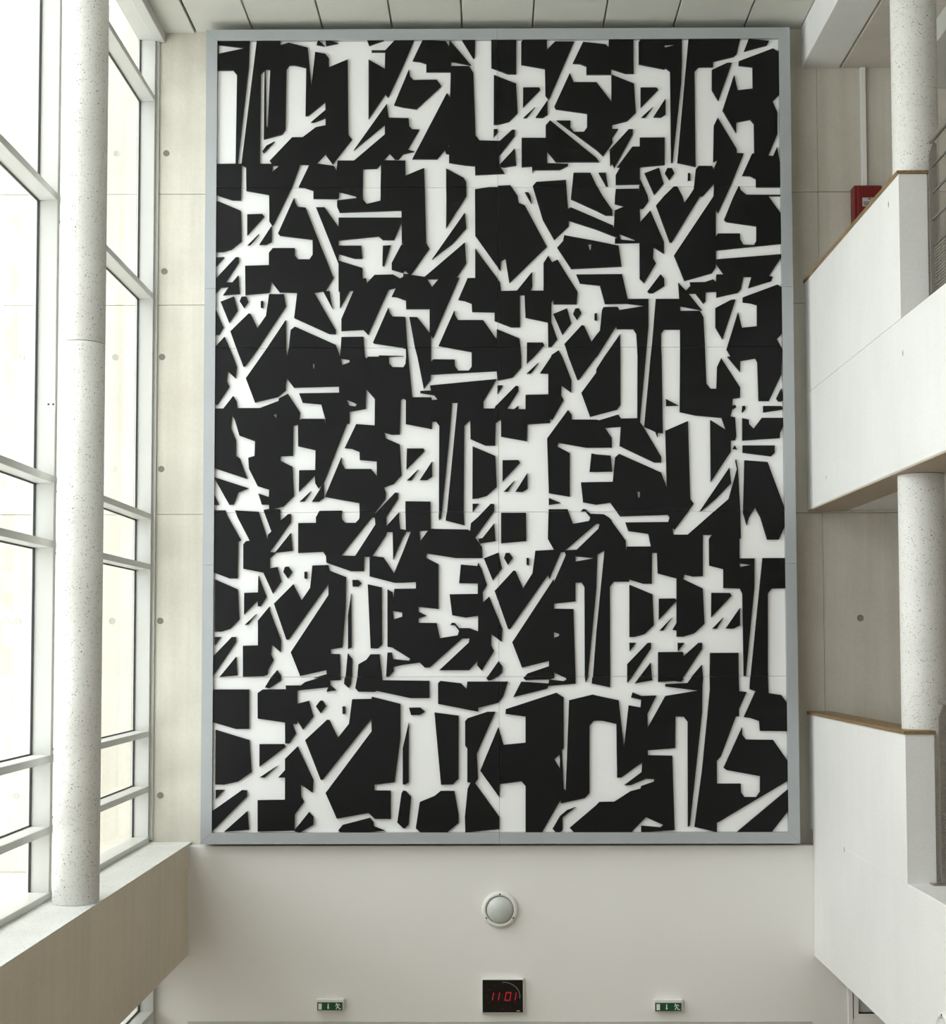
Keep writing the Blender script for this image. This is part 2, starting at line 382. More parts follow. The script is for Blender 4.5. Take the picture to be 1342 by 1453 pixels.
# ---------------------------------------------------------------- columns
def column(x, y, r, z0, z1, label, joints):
    t = empty('column', (x, y, z0)); zs = [z0]+joints+[z1]
    for a, b in zip(zs, zs[1:]):
        link('shaft', *lathe((x, y, 0), (0, 0, 1), [(a+0.002, r-0.004), (a+0.006, r), (b-0.006, r), (b-0.002, r-0.004)], 64), 'terrazzo', t, smooth=False)
        for p in t.children[-1].data.polygons:
            if len(p.vertices) == 4: p.use_smooth = True
    tag(t, label, 'column', 'round speckled columns')
column(-3.325, -3.3, 0.179, 3.919, CEIL-0.012, 'round speckled pale concrete column standing on the window sill at left', [8.306])
column(3.405, -2.95, 0.183, 8.50, 11.935, 'upper round speckled column on the top gallery beside the red box', [])
column(3.405, -2.95, 0.183, 4.05, 7.287, 'lower round speckled column between the two gallery levels', [])

# ---------------------------------------------------------------- gallery parapets with oak caps
def parapet(z0, z1, xf, label):
    t = empty('parapet', (3.31, -1.6, z0))
    def outline(x0, x1, y0, y1):        # the inner side wraps round the column
        arc = [(3.405+0.186*math.cos(a), -2.95+0.186*math.sin(a)) for a in [math.radians(d) for d in range(80, 281, 10)]]
        arc = [q for q in arc if q[0] < x1-0.002]
        return [(x0, y0), (x1, y0), (x1, arc[-1][1])]+arc[::-1]+[(x1, arc[0][1]), (x1, y1), (x0, y1)]
    link('parapet_wall', *plan_poly(outline(xf, xf+0.225, -3.27, 0.278), z0, z1-0.028), 'white_concrete', t)
    link('oak_cap', *plan_poly(outline(xf-0.014, xf+0.237, -3.282, 0.278), z1-0.028, z1), 'oak', t)
    tag(t, label, 'parapet')
    return t
parapet(8.50, 9.69, 3.175, 'upper white concrete parapet with oak cap in front of the red box')
parapet(4.05, 5.237, 3.155, 'lower white concrete parapet with oak cap beside the artwork bottom corner')

# ---------------------------------------------------------------- steel railings continuing from the parapets
def railing(z0, zr, label):
    t = empty('railing', (3.45, -8, z0)); ye = -14.0
    n = 7; ys = [-3.33+(ye+3.33)*k/(n-1) for k in range(n)]
    for y in ys:
        vs = [(3.40, y-0.006, z0+0.012), (3.462, y-0.006, z0+0.012), (3.462, y-0.006, zr[0]-0.03), (3.437, y-0.006, zr[0]-0.02), (3.40, y-0.006, zr[0]-0.12)]
        vs = vs+[(a, b+0.012, c) for a, b, c in vs]
        fs = [[0, 1, 2, 3, 4], [9, 8, 7, 6, 5]]+[[(i+1) % 5, i, i+5, (i+1) % 5+5] for i in range(5)]
        p = link('post', vs, fs, 'steel', t)
        box('base_plate', 3.32, 3.495, y-0.05, y+0.045, z0, z0+0.012, 'steel', p, 0.002)
    link('handrail', *tube((3.427, -3.295, zr[0]), (3.427, ye, zr[0]), 0.021, 16), 'steel', t, smooth=True)
    for z in zr[1:]:
        link('rail', *tube((3.427, -3.315, z), (3.427, ye, z), 0.011, 12), 'steel', t, smooth=True)
    for k in range(n-1):
        ds = []
        a, b = ys[k+1]+0.02, ys[k]-0.02
        for q in range(20):
            z = z0+0.06+q*(zr[-1]-z0-0.09)/19; ds.append(boxdata(3.424, 3.428, a, b, z-0.004, z+0.004))
        m_ = int((b-a)/0.12)
        for q in range(m_+1):
            y = a+(b-a)*q/m_; ds.append(boxdata(3.4285, 3.432, y-0.006, y+0.006, z0+0.06, zr[-1]-0.02))
        link('mesh_panel', *join(*ds), 'steel', t)
    tag(t, label, 'railing')
railing(8.50, [9.917, 9.703, 9.491, 9.278, 9.067], 'steel railing with round rails on the upper gallery, right edge')
railing(4.05, [5.465, 5.235, 5.012, 4.799, 4.598], 'steel railing with mesh panel on the lower gallery, right edge')

# ---------------------------------------------------------------- the relief artwork
PLATES = """
00 -2853,-3528 -2853,-3621 -2767,-3528
00 -2494,-3352 -2518,-3031 -2858,-2927 -2858,-3474 -2771,-3477 -2627,-3445
00 -2202,-2408 -2203,-2401 -2301,-2401 -2364,-2502 -2321,-2512 -2205,-2437
00 -2413,-3405 -2360,-3405 -2237,-3288
00 -1603,-2431 -1603,-2401 -1851,-2401 -1877,-2409 -1821,-2409 -1958,-2449 -2002,-2483 -2154,-2483 -2151,-2521 -2386,-2523 -2437,-2559 -2435,-2815 -2160,-2856 -2156,-3065 -2115,-3065 -2048,-2964 -2084,-2870 -2039,-2870 -2037,-2834 -1978,-2928 -1873,-2796 -1921,-2637 -2037,-2668 -2038,-2538 -1999,-2531 -1726,-2503 -1743,-2549 -1642,-2532 -1704,-2481 -1709,-2435
00 -2516,-3926 -2534,-3740 -2768,-3947
00 -2539,-3596 -2540,-3534 -2590,-3531 -2887,-3740 -2887,-3943
00 -2522,-2920 -2524,-2523 -2887,-2522 -2887,-2851 -2652,-2920
00 -1869,-3877 -1869,-3798 -1913,-3750 -2061,-3933 -2057,-3776 -1965,-3647 -1994,-3597 -1998,-3475 -1879,-3557 -1871,-3432 -2031,-3094 -2158,-3219 -2157,-3331 -2225,-3406 -2157,-3406 -2156,-3628 -2431,-3632 -2429,-3945 -2061,-3934 -2064,-3936 -2046,-3948 -2003,-3955
00 -2151,-3098 -2170,-3072 -2415,-3072 -2415,-3297
00 -1746,-2691 -1781,-2636 -1805,-2636 -1849,-2693 -1801,-2763
00 -1554,-2770 -1555,-2695 -1581,-2695 -1580,-2770
00 -1487,-2401 -1552,-2401 -1560,-2409 -1567,-2467 -1520,-2510 -1497,-2470 -1491,-2409
00 -1152,-3935 -1264,-3892 -1267,-3849 -1303,-3809 -1577,-3880 -1621,-3934 -1606,-3951 -1317,-3956
00 -998,-3016 -998,-2670 -1284,-2598 -1291,-2619 -1484,-2623 -1515,-2868 -1626,-3008 -1713,-2831 -1737,-2828 -1956,-3032 -1798,-3429 -1778,-3429 -1291,-2821 -1287,-2944 -1749,-3561 -1635,-3817 -1318,-3760 -1253,-3820 -1094,-3820 -1094,-3538 -1258,-3536 -1258,-3479 -1055,-3455
00 -706,-2440 -1182,-2432 -1183,-2401 -1433,-2401 -1453,-2511 -1422,-2547 -1255,-2550 -1233,-2540 -897,-2613 -706,-2613
00 -914,-3455 -914,-2858 -975,-3117 -974,-3476 -947,-3479
00 -889,-3599 -940,-3544 -969,-3537 -986,-3563 -1029,-3856 -968,-3914 -951,-3914 -914,-3878
00 -749,-2750 -798,-2707 -911,-2709 -890,-2783 -803,-2783
00 -413,-3778 -456,-3542 -593,-3542 -654,-3592 -803,-3652 -843,-3914 -798,-3960 -529,-3960 -413,-3861
00 -21,-2401 -121,-2401 -134,-2412 -114,-2438 -82,-2434
00 -6,-3923 -6,-3798 -247,-3466 -218,-3420 -229,-3173 -43,-2751 -122,-2751 -321,-2816 -347,-2845 -347,-3089 -325,-3121 -326,-3456 -293,-3460 -323,-3521 -351,-3804 -346,-3955
00 -6,-2652 -6,-2448 -324,-2448 -332,-2520 -387,-2465 -595,-2440 -619,-2462 -619,-2671 -216,-2751 -213,-2712 -13,-2661
00 -412,-2790 -655,-2757 -590,-3480 -470,-3477 -413,-3420
00 -6,-3605 -6,-2932 -14,-2906 -196,-3341
01 766,-2471 766,-2401 640,-2401 668,-2414 675,-2428 646,-2445 503,-2428 551,-2413 552,-2401 252,-2401 241,-2413 262,-2434 501,-2428 494,-2468 219,-2449 139,-2605 479,-2521 494,-2493
01 2049,-2416 2047,-2401 1936,-2401 1930,-2416 1893,-2466 1669,-2476 1669,-2502 1994,-2543 1668,-2596 1489,-2913 1486,-2776 1578,-2591 1425,-2595 1339,-2559 1324,-2610 1425,-2634 1418,-2711 1299,-2689 1248,-3114 1198,-2638 974,-2590 939,-2580 700,-2637 662,-3539 641,-3522 625,-3134 643,-3120 645,-2606 573,-2561 62,-2726 59,-2773 261,-2800 260,-3062 40,-3083 -2,-2945 -2,-3555 2,-3474 218,-3447 259,-3496 257,-3954 423,-3954 607,-3637 614,-3668 852,-3615 900,-3565 904,-2893 943,-2847 972,-2842 1037,-2844 1174,-2876 1178,-3412 1217,-3412 1432,-3258 1424,-3358 1250,-3487 1315,-3487 1467,-3423 1549,-3427 1548,-3452 1418,-3497 1412,-3523 1314,-3547 1148,-3652 999,-3654 967,-3687 699,-3912 740,-3955 1314,-3965 1464,-3807 1636,-3884 1611,-3907 1415,-3891 1415,-3957 1750,-3936 1732,-3194 1487,-3189 1487,-3140 1762,-3119 1768,-2802 1851,-2805 1890,-2856 1883,-3903 1902,-3889 2035,-2762 2042,-2488|604,-3177 606,-3321 548,-3228
01 762,-3704 676,-3734 603,-3794 528,-3923 559,-3954 603,-3956 629,-3930 629,-3809
01 891,-2401 859,-2401 867,-2460 889,-2414
01 1115,-2401 941,-2401 934,-2414 928,-2469 1112,-2508
01 1539,-2437 1534,-2401 1413,-2401 1362,-2470
01 1856,-2401 1597,-2401 1596,-2415 1597,-2456 1763,-2447 1828,-2456 1850,-2433 1847,-2416
01 2887,-3446 2887,-3247 2744,-3037 2473,-3034 2437,-2986 2434,-2914 2246,-3316 2275,-3338 2610,-3399 2608,-3554 2570,-3608 2452,-3608 2417,-3560 2415,-3474 2177,-3474 2178,-3245 2219,-3202 2374,-2803 2406,-2803 2407,-2727 2485,-2557 2410,-2550 2407,-2401 2116,-2401 2117,-2532 2030,-3338 1949,-3903 2168,-3958 2168,-3965 2172,-3965 2173,-3861 2190,-3856
01 2887,-2951 2887,-2667 2832,-2588 2705,-2569 2700,-2401 2528,-2401 2523,-2417 2515,-2530 2575,-2550 2454,-2809 2519,-2818 2608,-2850 2615,-2948
01 1335,-2401 1286,-2401 1286,-2461 1328,-2415
01 86,-2448 -2,-2448 -2,-2647 37,-2600
01 2887,-3746 2887,-3532 2373,-3965 2720,-3965
10 -2873,-1994 -2872,-2078 -2810,-1994
10 -2660,-2047 -2661,-1994 -2701,-1994 -2887,-2188 -2887,-2385
10 -2613,-1016 -2746,-782 -2768,-735 -2887,-735 -2887,-1342 -2727,-1403 -2647,-1403 -2642,-1028
10 -2644,-2383 -2657,-2195 -2822,-2397
10 -2626,-1817 -2646,-1512 -2873,-1412 -2873,-1940 -2804,-1940 -2717,-1912
10 -2571,-1873 -2535,-1868 -2456,-1763
10 -2352,-1588 -2436,-1374 -2439,-1544 -2578,-1549 -2579,-1767 -2442,-1629 -2439,-1684 -2412,-1687
10 -2090,-1124 -2110,-942 -2267,-1140 -2321,-1134 -2111,-835 -2108,-784 -2111,-749 -2140,-752 -2174,-784 -2217,-816 -2219,-735 -2379,-735 -2307,-926 -2341,-961 -2343,-1017 -2434,-735 -2669,-735 -2651,-782 -2525,-1021 -2562,-1024 -2591,-1057 -2589,-1304 -2385,-1345 -2289,-1556 -2203,-1433 -2243,-1287 -2320,-1302 -2320,-1199 -2260,-1143
10 -2203,-2029 -2318,-1731 -2322,-1687 -2438,-1829 -2436,-2079 -2588,-2083 -2586,-2395 -2380,-2391 -2339,-2376 -2333,-2326 -2279,-2224 -2305,-2174 -2297,-2072 -2207,-2148
10 -2094,-1338 -2131,-1283 -2167,-1287 -2184,-1338 -2137,-1404
10 -1945,-1409 -1945,-1336 -1970,-1336 -1970,-1404
10 -1548,-1391 -1715,-1325 -1730,-1269 -1890,-1273 -1911,-1499 -1998,-1627 -2082,-1462 -2277,-1658 -2149,-2022 -2127,-2022 -1727,-1459 -1726,-1572 -2105,-2149 -2009,-2388 -1744,-2330 -1741,-2370 -1836,-2397 -1603,-2397 -1603,-2284 -1611,-2168 -1701,-2165 -1701,-2121 -1585,-2103 -1554,-1718
10 -6,-2027 -6,-1825 -102,-1591 -163,-1649 -167,-1547 -124,-1474 -177,-1314 -213,-1248 -221,-1282 -388,-1267 -406,-1456 -217,-1459 -217,-1564 -502,-1568 -476,-1779 -338,-1804 -214,-1786 -215,-1942 -299,-1910 -406,-1909 -447,-1858 -476,-1855 -498,-1877 -447,-1883 -406,-1938 -421,-1982 -599,-2010 -633,-1858 -817,-1855 -817,-1811 -730,-1785 -817,-1741 -817,-1694 -614,-1717 -614,-1262 -740,-1196 -730,-1155 -439,-1201 -170,-1202 -172,-1092 -242,-993 -54,-735 -164,-735 -217,-789 -285,-847 -293,-927 -315,-912 -691,-904 -694,-735 -949,-735 -944,-917 -970,-909 -1002,-906 -1014,-787 -1014,-735 -1141,-877 -1143,-786 -1112,-735 -1240,-735 -1260,-756 -1254,-735 -1412,-735 -1413,-786 -1418,-803 -1454,-841 -1556,-841 -1589,-807 -1593,-785 -1593,-735 -1829,-735 -1856,-785 -1855,-840 -2035,-842 -2034,-1146 -1781,-1135 -1752,-1179 -1748,-1245 -1497,-1333 -1369,-1333 -1363,-1187 -1311,-1187 -1311,-1384 -1060,-1450 -970,-1450 -842,-1443 -842,-1509 -1060,-1511 -1072,-1646 -1078,-1545 -1130,-1515 -1129,-2096 -1081,-2104 -900,-2217 -911,-2237 -1071,-2220 -1086,-2154 -1129,-2154 -1143,-2397 -1113,-2397 -1067,-2343 -1067,-2299 -969,-2278 -803,-2256 -752,-2307 -705,-2307 -375,-2014 -302,-2014 -309,-2055 -607,-2333 -305,-2334 -223,-2243 -223,-2286 -179,-2337 -53,-2142 -82,-2084 -81,-1971|-895,-933 -970,-1128 -1063,-1353 -1170,-1192 -1282,-1177 -1145,-969 -1136,-935 -1078,-935 -1072,-1213 -970,-982 -941,-936 -941,-930|-1253,-859 -1457,-1177 -1596,-1173 -1288,-786 -1259,-786|-980,-1792 -1067,-1821 -1074,-1734 -980,-1751|-798,-1028 -807,-926 -720,-922
10 -1392,-1454 -1424,-1420 -1485,-1420 -1482,-1486 -1424,-1489
10 -1183,-2074 -1188,-1496 -1329,-1464 -1299,-2110 -1226,-2113
10 -1184,-2397 -1208,-2171 -1299,-2171 -1342,-2226 -1422,-2272 -1432,-2397
10 -1491,-2103 -1496,-1558 -1528,-1776 -1527,-2117
10 -579,-735 -609,-735 -613,-788 -606,-817 -586,-788
10 -351,-869 -358,-735 -528,-735 -538,-788 -540,-820
10 -35,-1030 -50,-850 -169,-1000 -213,-1005 -198,-1054
10 -1483,-2219 -1527,-2161 -1531,-2175 -1551,-2397 -1487,-2397
10 -47,-1535 -6,-1652 -6,-1491
10 -6,-1352 -6,-1161 -9,-1147 -155,-1205 -65,-1428
10 -2203,-2397 -2205,-2376 -2242,-2329 -2298,-2397
10 -6,-2248 -9,-2243 -118,-2397 -16,-2397 -6,-2388
11 275,-1031 273,-743 21,-743 20,-789 20,-1052
11 2580,-1211 2428,-1211 2430,-1014 2444,-1007 2441,-735 2175,-735 1907,-969 1762,-969 1755,-903 1777,-918 1916,-735 1191,-735 1225,-782 1708,-769 1727,-794 1712,-840 1278,-844 1307,-931 1510,-961 1535,-1088 1291,-1089 1281,-1135 1281,-1029 1147,-843 1137,-821 1110,-792 1058,-760 924,-755 904,-735 877,-735 925,-792 909,-828 748,-857 702,-735 501,-735 493,-1009 555,-1119 366,-1129 336,-1356 241,-1507 165,-1332 143,-1329 -2,-1487 -2,-1663 87,-1918 107,-1922 496,-1371 506,-1417 623,-1148 663,-1141 674,-1173 554,-1447 549,-1417 129,-2053 227,-2309 499,-2242 499,-2295 284,-2367 256,-2397 552,-2397 552,-2360 632,-2397 766,-2397 748,-1719 552,-1715 553,-1665 770,-1643 771,-1454 832,-1450 861,-1498 859,-2397 891,-2397 980,-1520 994,-1171 1065,-1127 978,-1956 942,-2397 1115,-2397 1118,-1494 1158,-1444 1312,-1444 1312,-1422 1453,-1466 1540,-1466 1546,-1155 1596,-1155 1601,-1362 1791,-1413 1787,-1863 1746,-1931 1787,-1940 1786,-2001 1854,-2001 1968,-1965 2068,-1871 2054,-1515 1859,-1421 1870,-1373 1954,-1395 2056,-1392 2060,-972 2150,-973 2122,-1013 2122,-1283 2264,-1320 2262,-1512 2429,-1516 2453,-1567 2458,-2397 2478,-2397 2574,-1509|1016,-857 1006,-906 783,-1119 689,-1124 667,-1129 984,-857|773,-1239 771,-1185 957,-1207|2431,-1298 2427,-1262 2543,-1277|605,-1972 600,-1991 551,-2010 551,-1952
11 139,-1201 104,-1150 66,-1150 49,-1202 88,-1271
11 300,-1201 277,-1201 277,-1271 300,-1276
11 1616,-1938 1652,-1938 1740,-1808
11 1528,-2061 1496,-2061 1287,-2275 1286,-2397 1338,-2397 1527,-2119
11 1558,-1885 1546,-1572 1315,-1475 1311,-2003 1361,-2003 1463,-1974
11 1796,-2062 1799,-2146 1864,-2062
11 2042,-2062 2006,-2062 1855,-2197 1848,-2153 1599,-2155 1597,-2397 1859,-2397 2041,-2125
11 1789,-1638 1775,-1614 1611,-1616 1609,-1830
11 2427,-1712 2282,-1919 2358,-1922 2425,-1889
11 2567,-735 2470,-735 2469,-749 2504,-876 2527,-796
11 2887,-891 2887,-735 2610,-735 2643,-796 2709,-1022 2826,-1022
11 2192,-1922 2257,-1809 2145,-1922
11 2344,-1589 2327,-1560 2141,-1559 2136,-1806
11 1310,-2061 1313,-2145 1376,-2061
11 32,-1917 -2,-1835 -2,-2030 22,-2048
11 29,-1307 -2,-1178 -2,-1347
11 31,-2294 -2,-2253 -2,-2385 28,-2359
11 2887,-1515 2887,-1209 2660,-1209 2528,-2397 2700,-2397 2709,-1568 2748,-1517
11 1523,-2261 1416,-2397 1534,-2397
11 2037,-2284 1939,-2397 2047,-2397
11 2407,-2397 2407,-2164 2121,-2164 2116,-2397
20 -2668,757 -2705,861 -2743,947 -2887,947 -2887,380 -2866,366 -2743,553 -2770,617 -2760,713 -2682,639
20 -2539,-487 -2887,-372 -2887,-385 -2735,-655 -2691,-652 -2645,-531
20 -6,190 -6,372 -35,343 -42,321 -155,321 -155,395 -19,623 -700,559 -690,507 -798,503 -798,482 -656,458 -623,414 -678,408 -686,438 -879,439 -928,947 -976,947 -971,943 -945,936 -943,855 -949,781 -971,746 -1080,749 -1116,789 -1117,855 -971,862 -1221,869 -1221,856 -1329,856 -1348,834 -1363,856 -1370,947 -1608,947 -1617,857 -1646,947 -2139,947 -2156,859 -2167,947 -2361,947 -2575,639 -2480,390 -2248,446 -2168,512 -2168,578 -2158,637 -2085,541 -1626,551 -1623,488 -2032,482 -1995,386 -1806,368 -1764,216 -1760,157 -1774,220 -2001,221 -2028,209 -2021,290 -2146,478 -2237,431 -2241,404 -2431,333 -2661,332 -2669,403 -2703,457 -2802,329 -2887,330 -2887,-281 -2554,-392 -2633,-179 -2672,-157 -2673,5 -2723,130 -2716,270 -2684,211 -2637,52 -2477,-7 -2482,-157 -2545,-176 -2537,-289 -2448,-465 -2331,-502 -2334,-576 -2441,-539 -2406,-653 -2333,-656 -2330,-697 -2386,-707 -2380,-731 -2219,-731 -2218,-703 -2286,-697 -2184,-674 -2080,-566 -2096,-268 -2220,-205 -2216,-161 -2092,-158 -2089,150 -2042,165 -2038,-59 -1862,-100 -1865,-303 -2028,-305 -2029,-522 -1869,-361 -1864,-438 -1832,-489 -1777,-435 -1544,171 -1518,171 -1518,293 -1352,322 -1348,524 -1260,421 -1262,151 -1449,166 -1566,-79 -1493,-87 -1415,-119 -1412,-201 -1240,-216 -1239,-363 -1298,-293 -1561,-292 -1595,-233 -1599,-174 -1766,-577 -1415,-641 -1413,-731 -1251,-731 -1151,-601 -1146,-535 -1166,-481 -1068,-447 -988,-359 -1006,-44 -1146,18 -1161,77 -1088,56 -1006,59 -996,412 -971,427 -945,412 -945,165 -681,113 -679,188 -638,190 -605,146 -609,-731 -578,-731 -496,87 -474,381 -418,381 -527,-731 -358,-731 -350,148 -291,204 -288,10 -135,-58 -36,-58 -32,171|-1517,824 -1520,798 -1593,771 -1608,839|-1445,367 -1457,346 -1519,355 -1548,417 -1464,381|-1876,740 -1890,728 -1895,784 -1876,791|-2262,228 -2296,264 -2259,276
20 -1973,-621 -1908,-518 -2021,-625
20 -1773,-587 -1777,-438 -1896,-625 -1827,-625
20 -1022,-538 -1054,-535 -1237,-731 -1110,-731 -1024,-598
20 -934,-411 -890,-411 -820,-301
20 -755,-111 -766,-86 -934,-85 -939,-301
20 -6,610 -6,947 -522,947 -275,900 -275,749 -305,710 -412,710 -444,757 -447,824 -664,828 -690,802 -688,947 -853,947 -828,854 -763,527 -693,618 -690,670 -19,704 -12,608
20 -679,-218 -803,-408 -730,-409 -679,-375
20 -205,-650 -268,-650 -268,-731
20 -22,-479 -36,-164 -267,-64 -270,-600 -212,-596 -125,-571
20 -49,-655 -84,-650 -160,-731 -51,-731
20 -2450,947 -2673,947 -2602,760 -2587,760 -2511,860
20 -2839,-652 -2887,-557 -2887,-655
20 -6,481 -6,557 -12,557 -13,471
20 -2769,-731 -2776,-711 -2887,-710 -2887,-731
20 -2435,-731 -2437,-726 -2678,-711 -2670,-731
20 -1593,-731 -1593,-717 -1819,-719 -1827,-731
20 -694,-731 -696,-627 -949,-623 -949,-731
21 741,606 649,850 611,916 538,868 534,850 420,681 505,676 504,464 273,460 272,313 202,313 199,350 155,313 85,318 200,497 200,549 173,553 -2,376 -2,192 23,210 23,34 286,-15 291,158 520,172 523,213 546,205 660,407 635,452 639,555 738,481
21 -2,487 43,557 -2,557
21 291,-499 289,-338 167,-528 240,-531
21 91,-528 156,-417 48,-528
21 215,-234 197,-206 37,-208 36,-425
21 232,851 223,947 -2,947 -2,610 142,637 230,740
21 406,792 285,678 325,678 354,711
21 446,947 288,947 286,780 362,851
21 505,-593 505,-664 626,-645
21 1645,-176 1472,122 1433,177 1508,947 1410,947 1414,847 1407,217 1242,214 1214,256 1020,197 991,204 742,205 742,252 703,304 490,14 505,-544 718,-581 720,-137 595,-70 607,-31 884,-82 1146,-82 1147,16 1078,119 1238,130 1225,-65 1574,-235 1644,-235
21 1064,947 683,947 711,850 800,613 817,613 994,847 1002,849
21 1148,-326 1134,-163 988,-152 939,-140 919,-328 987,-330
21 1240,848 1239,947 1144,947 1075,849 994,723 993,686 840,480 929,233 1203,306 1237,354
21 1971,-656 1937,-609 1920,187 1690,88 1700,-491 1643,-337 1219,-146 1178,-182 1154,-431 831,-435 852,-638 985,-663 1127,-643 1189,-731 1919,-731|1428,-532 1427,-586 1408,-596 1401,-531
21 1664,63 1659,847 1654,947 1559,947 1547,847 1476,130 1588,78 1610,22 1614,69
21 1700,412 1700,341 1827,345
21 2454,527 2264,830 2222,742 2213,516 2154,516 2111,568 2100,947 1848,947 1838,279 1998,244 2261,219 2303,96 2147,197 2145,-437 2352,-127 2353,-14 2397,-10 2409,34 2399,223 2351,233 2371,302 2412,325 2401,351 2372,343 2377,414 2450,424
21 2441,-731 2423,-303 2405,-203 2396,-218 2413,-303 2325,-607 2180,-731
21 2415,-105 2392,-61 2371,-98
21 2887,916 2871,947 2328,947 2319,921 2362,844 2326,845 2453,689 2457,800 2611,826 2632,785 2639,390 2744,389 2872,658
21 2886,312 2868,337 2685,338 2685,273 2875,301
21 2885,217 2669,217 2585,107 2540,155 2538,199 2472,215 2470,-14 2849,11 2853,63 2884,129
21 2887,395 2887,456 2870,518 2818,415 2839,386 2861,383
21 2797,-65 2472,-64 2471,-137 2759,-176 2796,-140
21 2503,340 2474,340 2469,277 2477,274 2503,306
21 2352,-449 2336,-288 2032,-731 2049,-731 2194,-610
21 2887,-731 2887,-696 2722,-233 2489,-215 2470,-731 2570,-731 2596,-691 2608,-731
21 701,-731 695,-708 502,-708 501,-731
21 900,-731 880,-711 851,-706 829,-730
30 -2643,1508 -2659,1698 -2718,1627 -2787,1627 -2656,1832 -2656,1887 -2685,1887 -2887,1667 -2887,1513 -2839,1572 -2754,1580 -2812,1494
30 -2628,2051 -2638,2369 -2863,2466 -2887,2466 -2887,1943 -2813,1943 -2727,1969
30 -2635,2604 -2887,2604 -2887,2537 -2857,2522 -2728,2480 -2639,2477
30 -2664,1337 -2702,1481 -2838,1427 -2749,1211
30 -2451,2125 -2565,2011 -2543,2013 -2507,2051
30 -2169,1380 -2192,1503 -2342,1504 -2373,1281 -2460,1154 -2527,1297 -2549,1307 -2736,1122 -2675,951 -2448,951
30 -2118,2604 -2581,2604 -2581,2576 -2347,2533 -2343,2254 -2312,2209 -2277,2274
30 -1660,1131 -1879,1517 -1790,1531 -1694,1349 -1727,1534 -1782,1532 -1766,1535 -1684,1671 -1973,2399 -2052,2407 -2078,2452 -2092,2501 -2254,2132 -2234,2109 -1900,2066 -1899,1910 -1931,1862 -2049,1863 -2082,1907 -2082,1979 -2307,1980 -2347,1931 -2346,1804 -2589,1798 -2584,1496 -2339,1519 -2320,1633 -2236,1524 -2055,1518 -2085,1257 -1726,1092 -1661,1089
30 -2403,1361 -2403,1433 -2427,1433 -2426,1366
30 -2320,2045 -2320,2210 -2445,2016 -2374,2016
30 -2396,2308 -2417,2335 -2570,2331 -2569,2115
30 -2555,1426 -2577,1481 -2624,1478 -2643,1431 -2598,1362
30 -704,1970 -737,2025 -752,2604 -1205,2604 -1204,2516 -1207,2468 -1344,2434 -1385,2479 -1388,2517 -1388,2604 -1980,2604 -1893,2574 -1893,2492 -1639,2488 -1632,2518 -1632,2561 -1463,2517 -1447,2496 -1651,2473 -1650,2406 -1624,2346 -990,2366 -987,2008 -972,2067 -972,2008 -993,2008 -1090,1822 -1090,1752 -972,1718 -960,1747 -913,1705 -972,1710 -891,1702
30 -328,1819 -342,2032 -754,1677 -972,1710 -972,1680 -1004,1661 -1075,1703 -1265,1699 -1342,1615 -1353,1664 -1389,1664 -1390,1771 -1634,1849 -1634,1918 -1468,1868 -1390,1868 -1402,2002 -1635,2003 -1635,2058 -1225,2098 -1181,2061 -1066,2060 -993,2239 -990,2291 -1635,2294 -1635,2197 -1779,2402 -1867,2402 -1634,1814 -1633,1531 -1621,1527 -1617,1359 -1519,1537 -1479,1536 -1603,1245 -1603,1122 -1378,1133 -1330,1081 -1122,1547 -1045,1566 -1089,1473 -1034,1468 -972,1443 -945,1435 -942,1346 -703,1345 -703,1098 -829,1261 -910,1264 -854,951 -688,951 -688,1069 -668,1044 -399,1666 -425,1667|-729,1654 -612,1654 -678,1571
30 -928,951 -950,1262 -972,1266 -1080,1268 -1110,1310 -1124,1362 -1280,1002 -1268,992 -1002,951
30 -1100,2005 -1181,2001 -1185,1793 -1169,1788
30 -325,2513 -327,2604 -533,2604 -531,2513 -534,2182
30 -6,1207 -6,1650 -237,1968 -237,1663 -314,1663 -411,1438 -340,1426 -274,1399 -270,1314 -40,1309 -40,1220
30 -6,1774 -6,2604 -95,2604 -238,2582 -236,2102
30 -6,951 -6,1130 -18,1136 -21,1032 -157,1229 -411,1230 -440,1278 -451,1330 -612,964 -542,951
30 -327,2181 -342,2341 -678,1858 -465,2021
30 -1648,951 -1657,978 -2076,1168 -2120,1135 -2138,951
30 -2805,1888 -2887,1885 -2887,1792
30 -2807,1164 -2887,1348 -2887,1088 -2854,1086
30 -2745,951 -2795,1066 -2887,965 -2887,951
30 -2171,1236 -2359,951 -2167,951
30 -1370,951 -1378,1062 -1602,1059 -1608,951
31 808,1514 604,1850 549,1824 510,1891 461,1817 460,1530 328,1530 347,1579 343,1723 188,1531 27,1528 15,1620 -2,1644 -2,1205 129,1154 219,1154 218,1486 266,1486 275,1253 503,1203 506,951 537,951 597,1030 539,1203 540,1415 558,1437 562,1390 797,1389
31 496,1985 272,2413 210,2439 199,2511 138,2604 -2,2604 -2,1768 20,1736 28,1840 72,1863 112,1610
31 343,2428 331,2510 307,2550 273,2550
31 1692,2028 1555,2356 1451,2237 1448,2374 1486,2379 1537,2453 1530,2505 1489,2604 1444,2604 1441,2506 1439,2582 1204,2580 1196,2507 1192,2425 1291,2399 1192,2358 1182,2171 1172,2201 743,2392 714,2374 698,2604 357,2604 456,2263 572,2054 720,2195 720,2255 1002,2161 1219,2074 1193,2067 1192,2018 1442,2021 1442,1650 1486,1605 1609,1808 1580,1857 1586,1976 1691,1909|1398,2051 1387,2041 1251,2055 1237,2116
31 845,1296 819,1348 782,1345 760,1291 800,1229
31 1168,2361 1068,2507 1015,2604 757,2604 744,2476 1003,2356 1099,2306 1168,2305
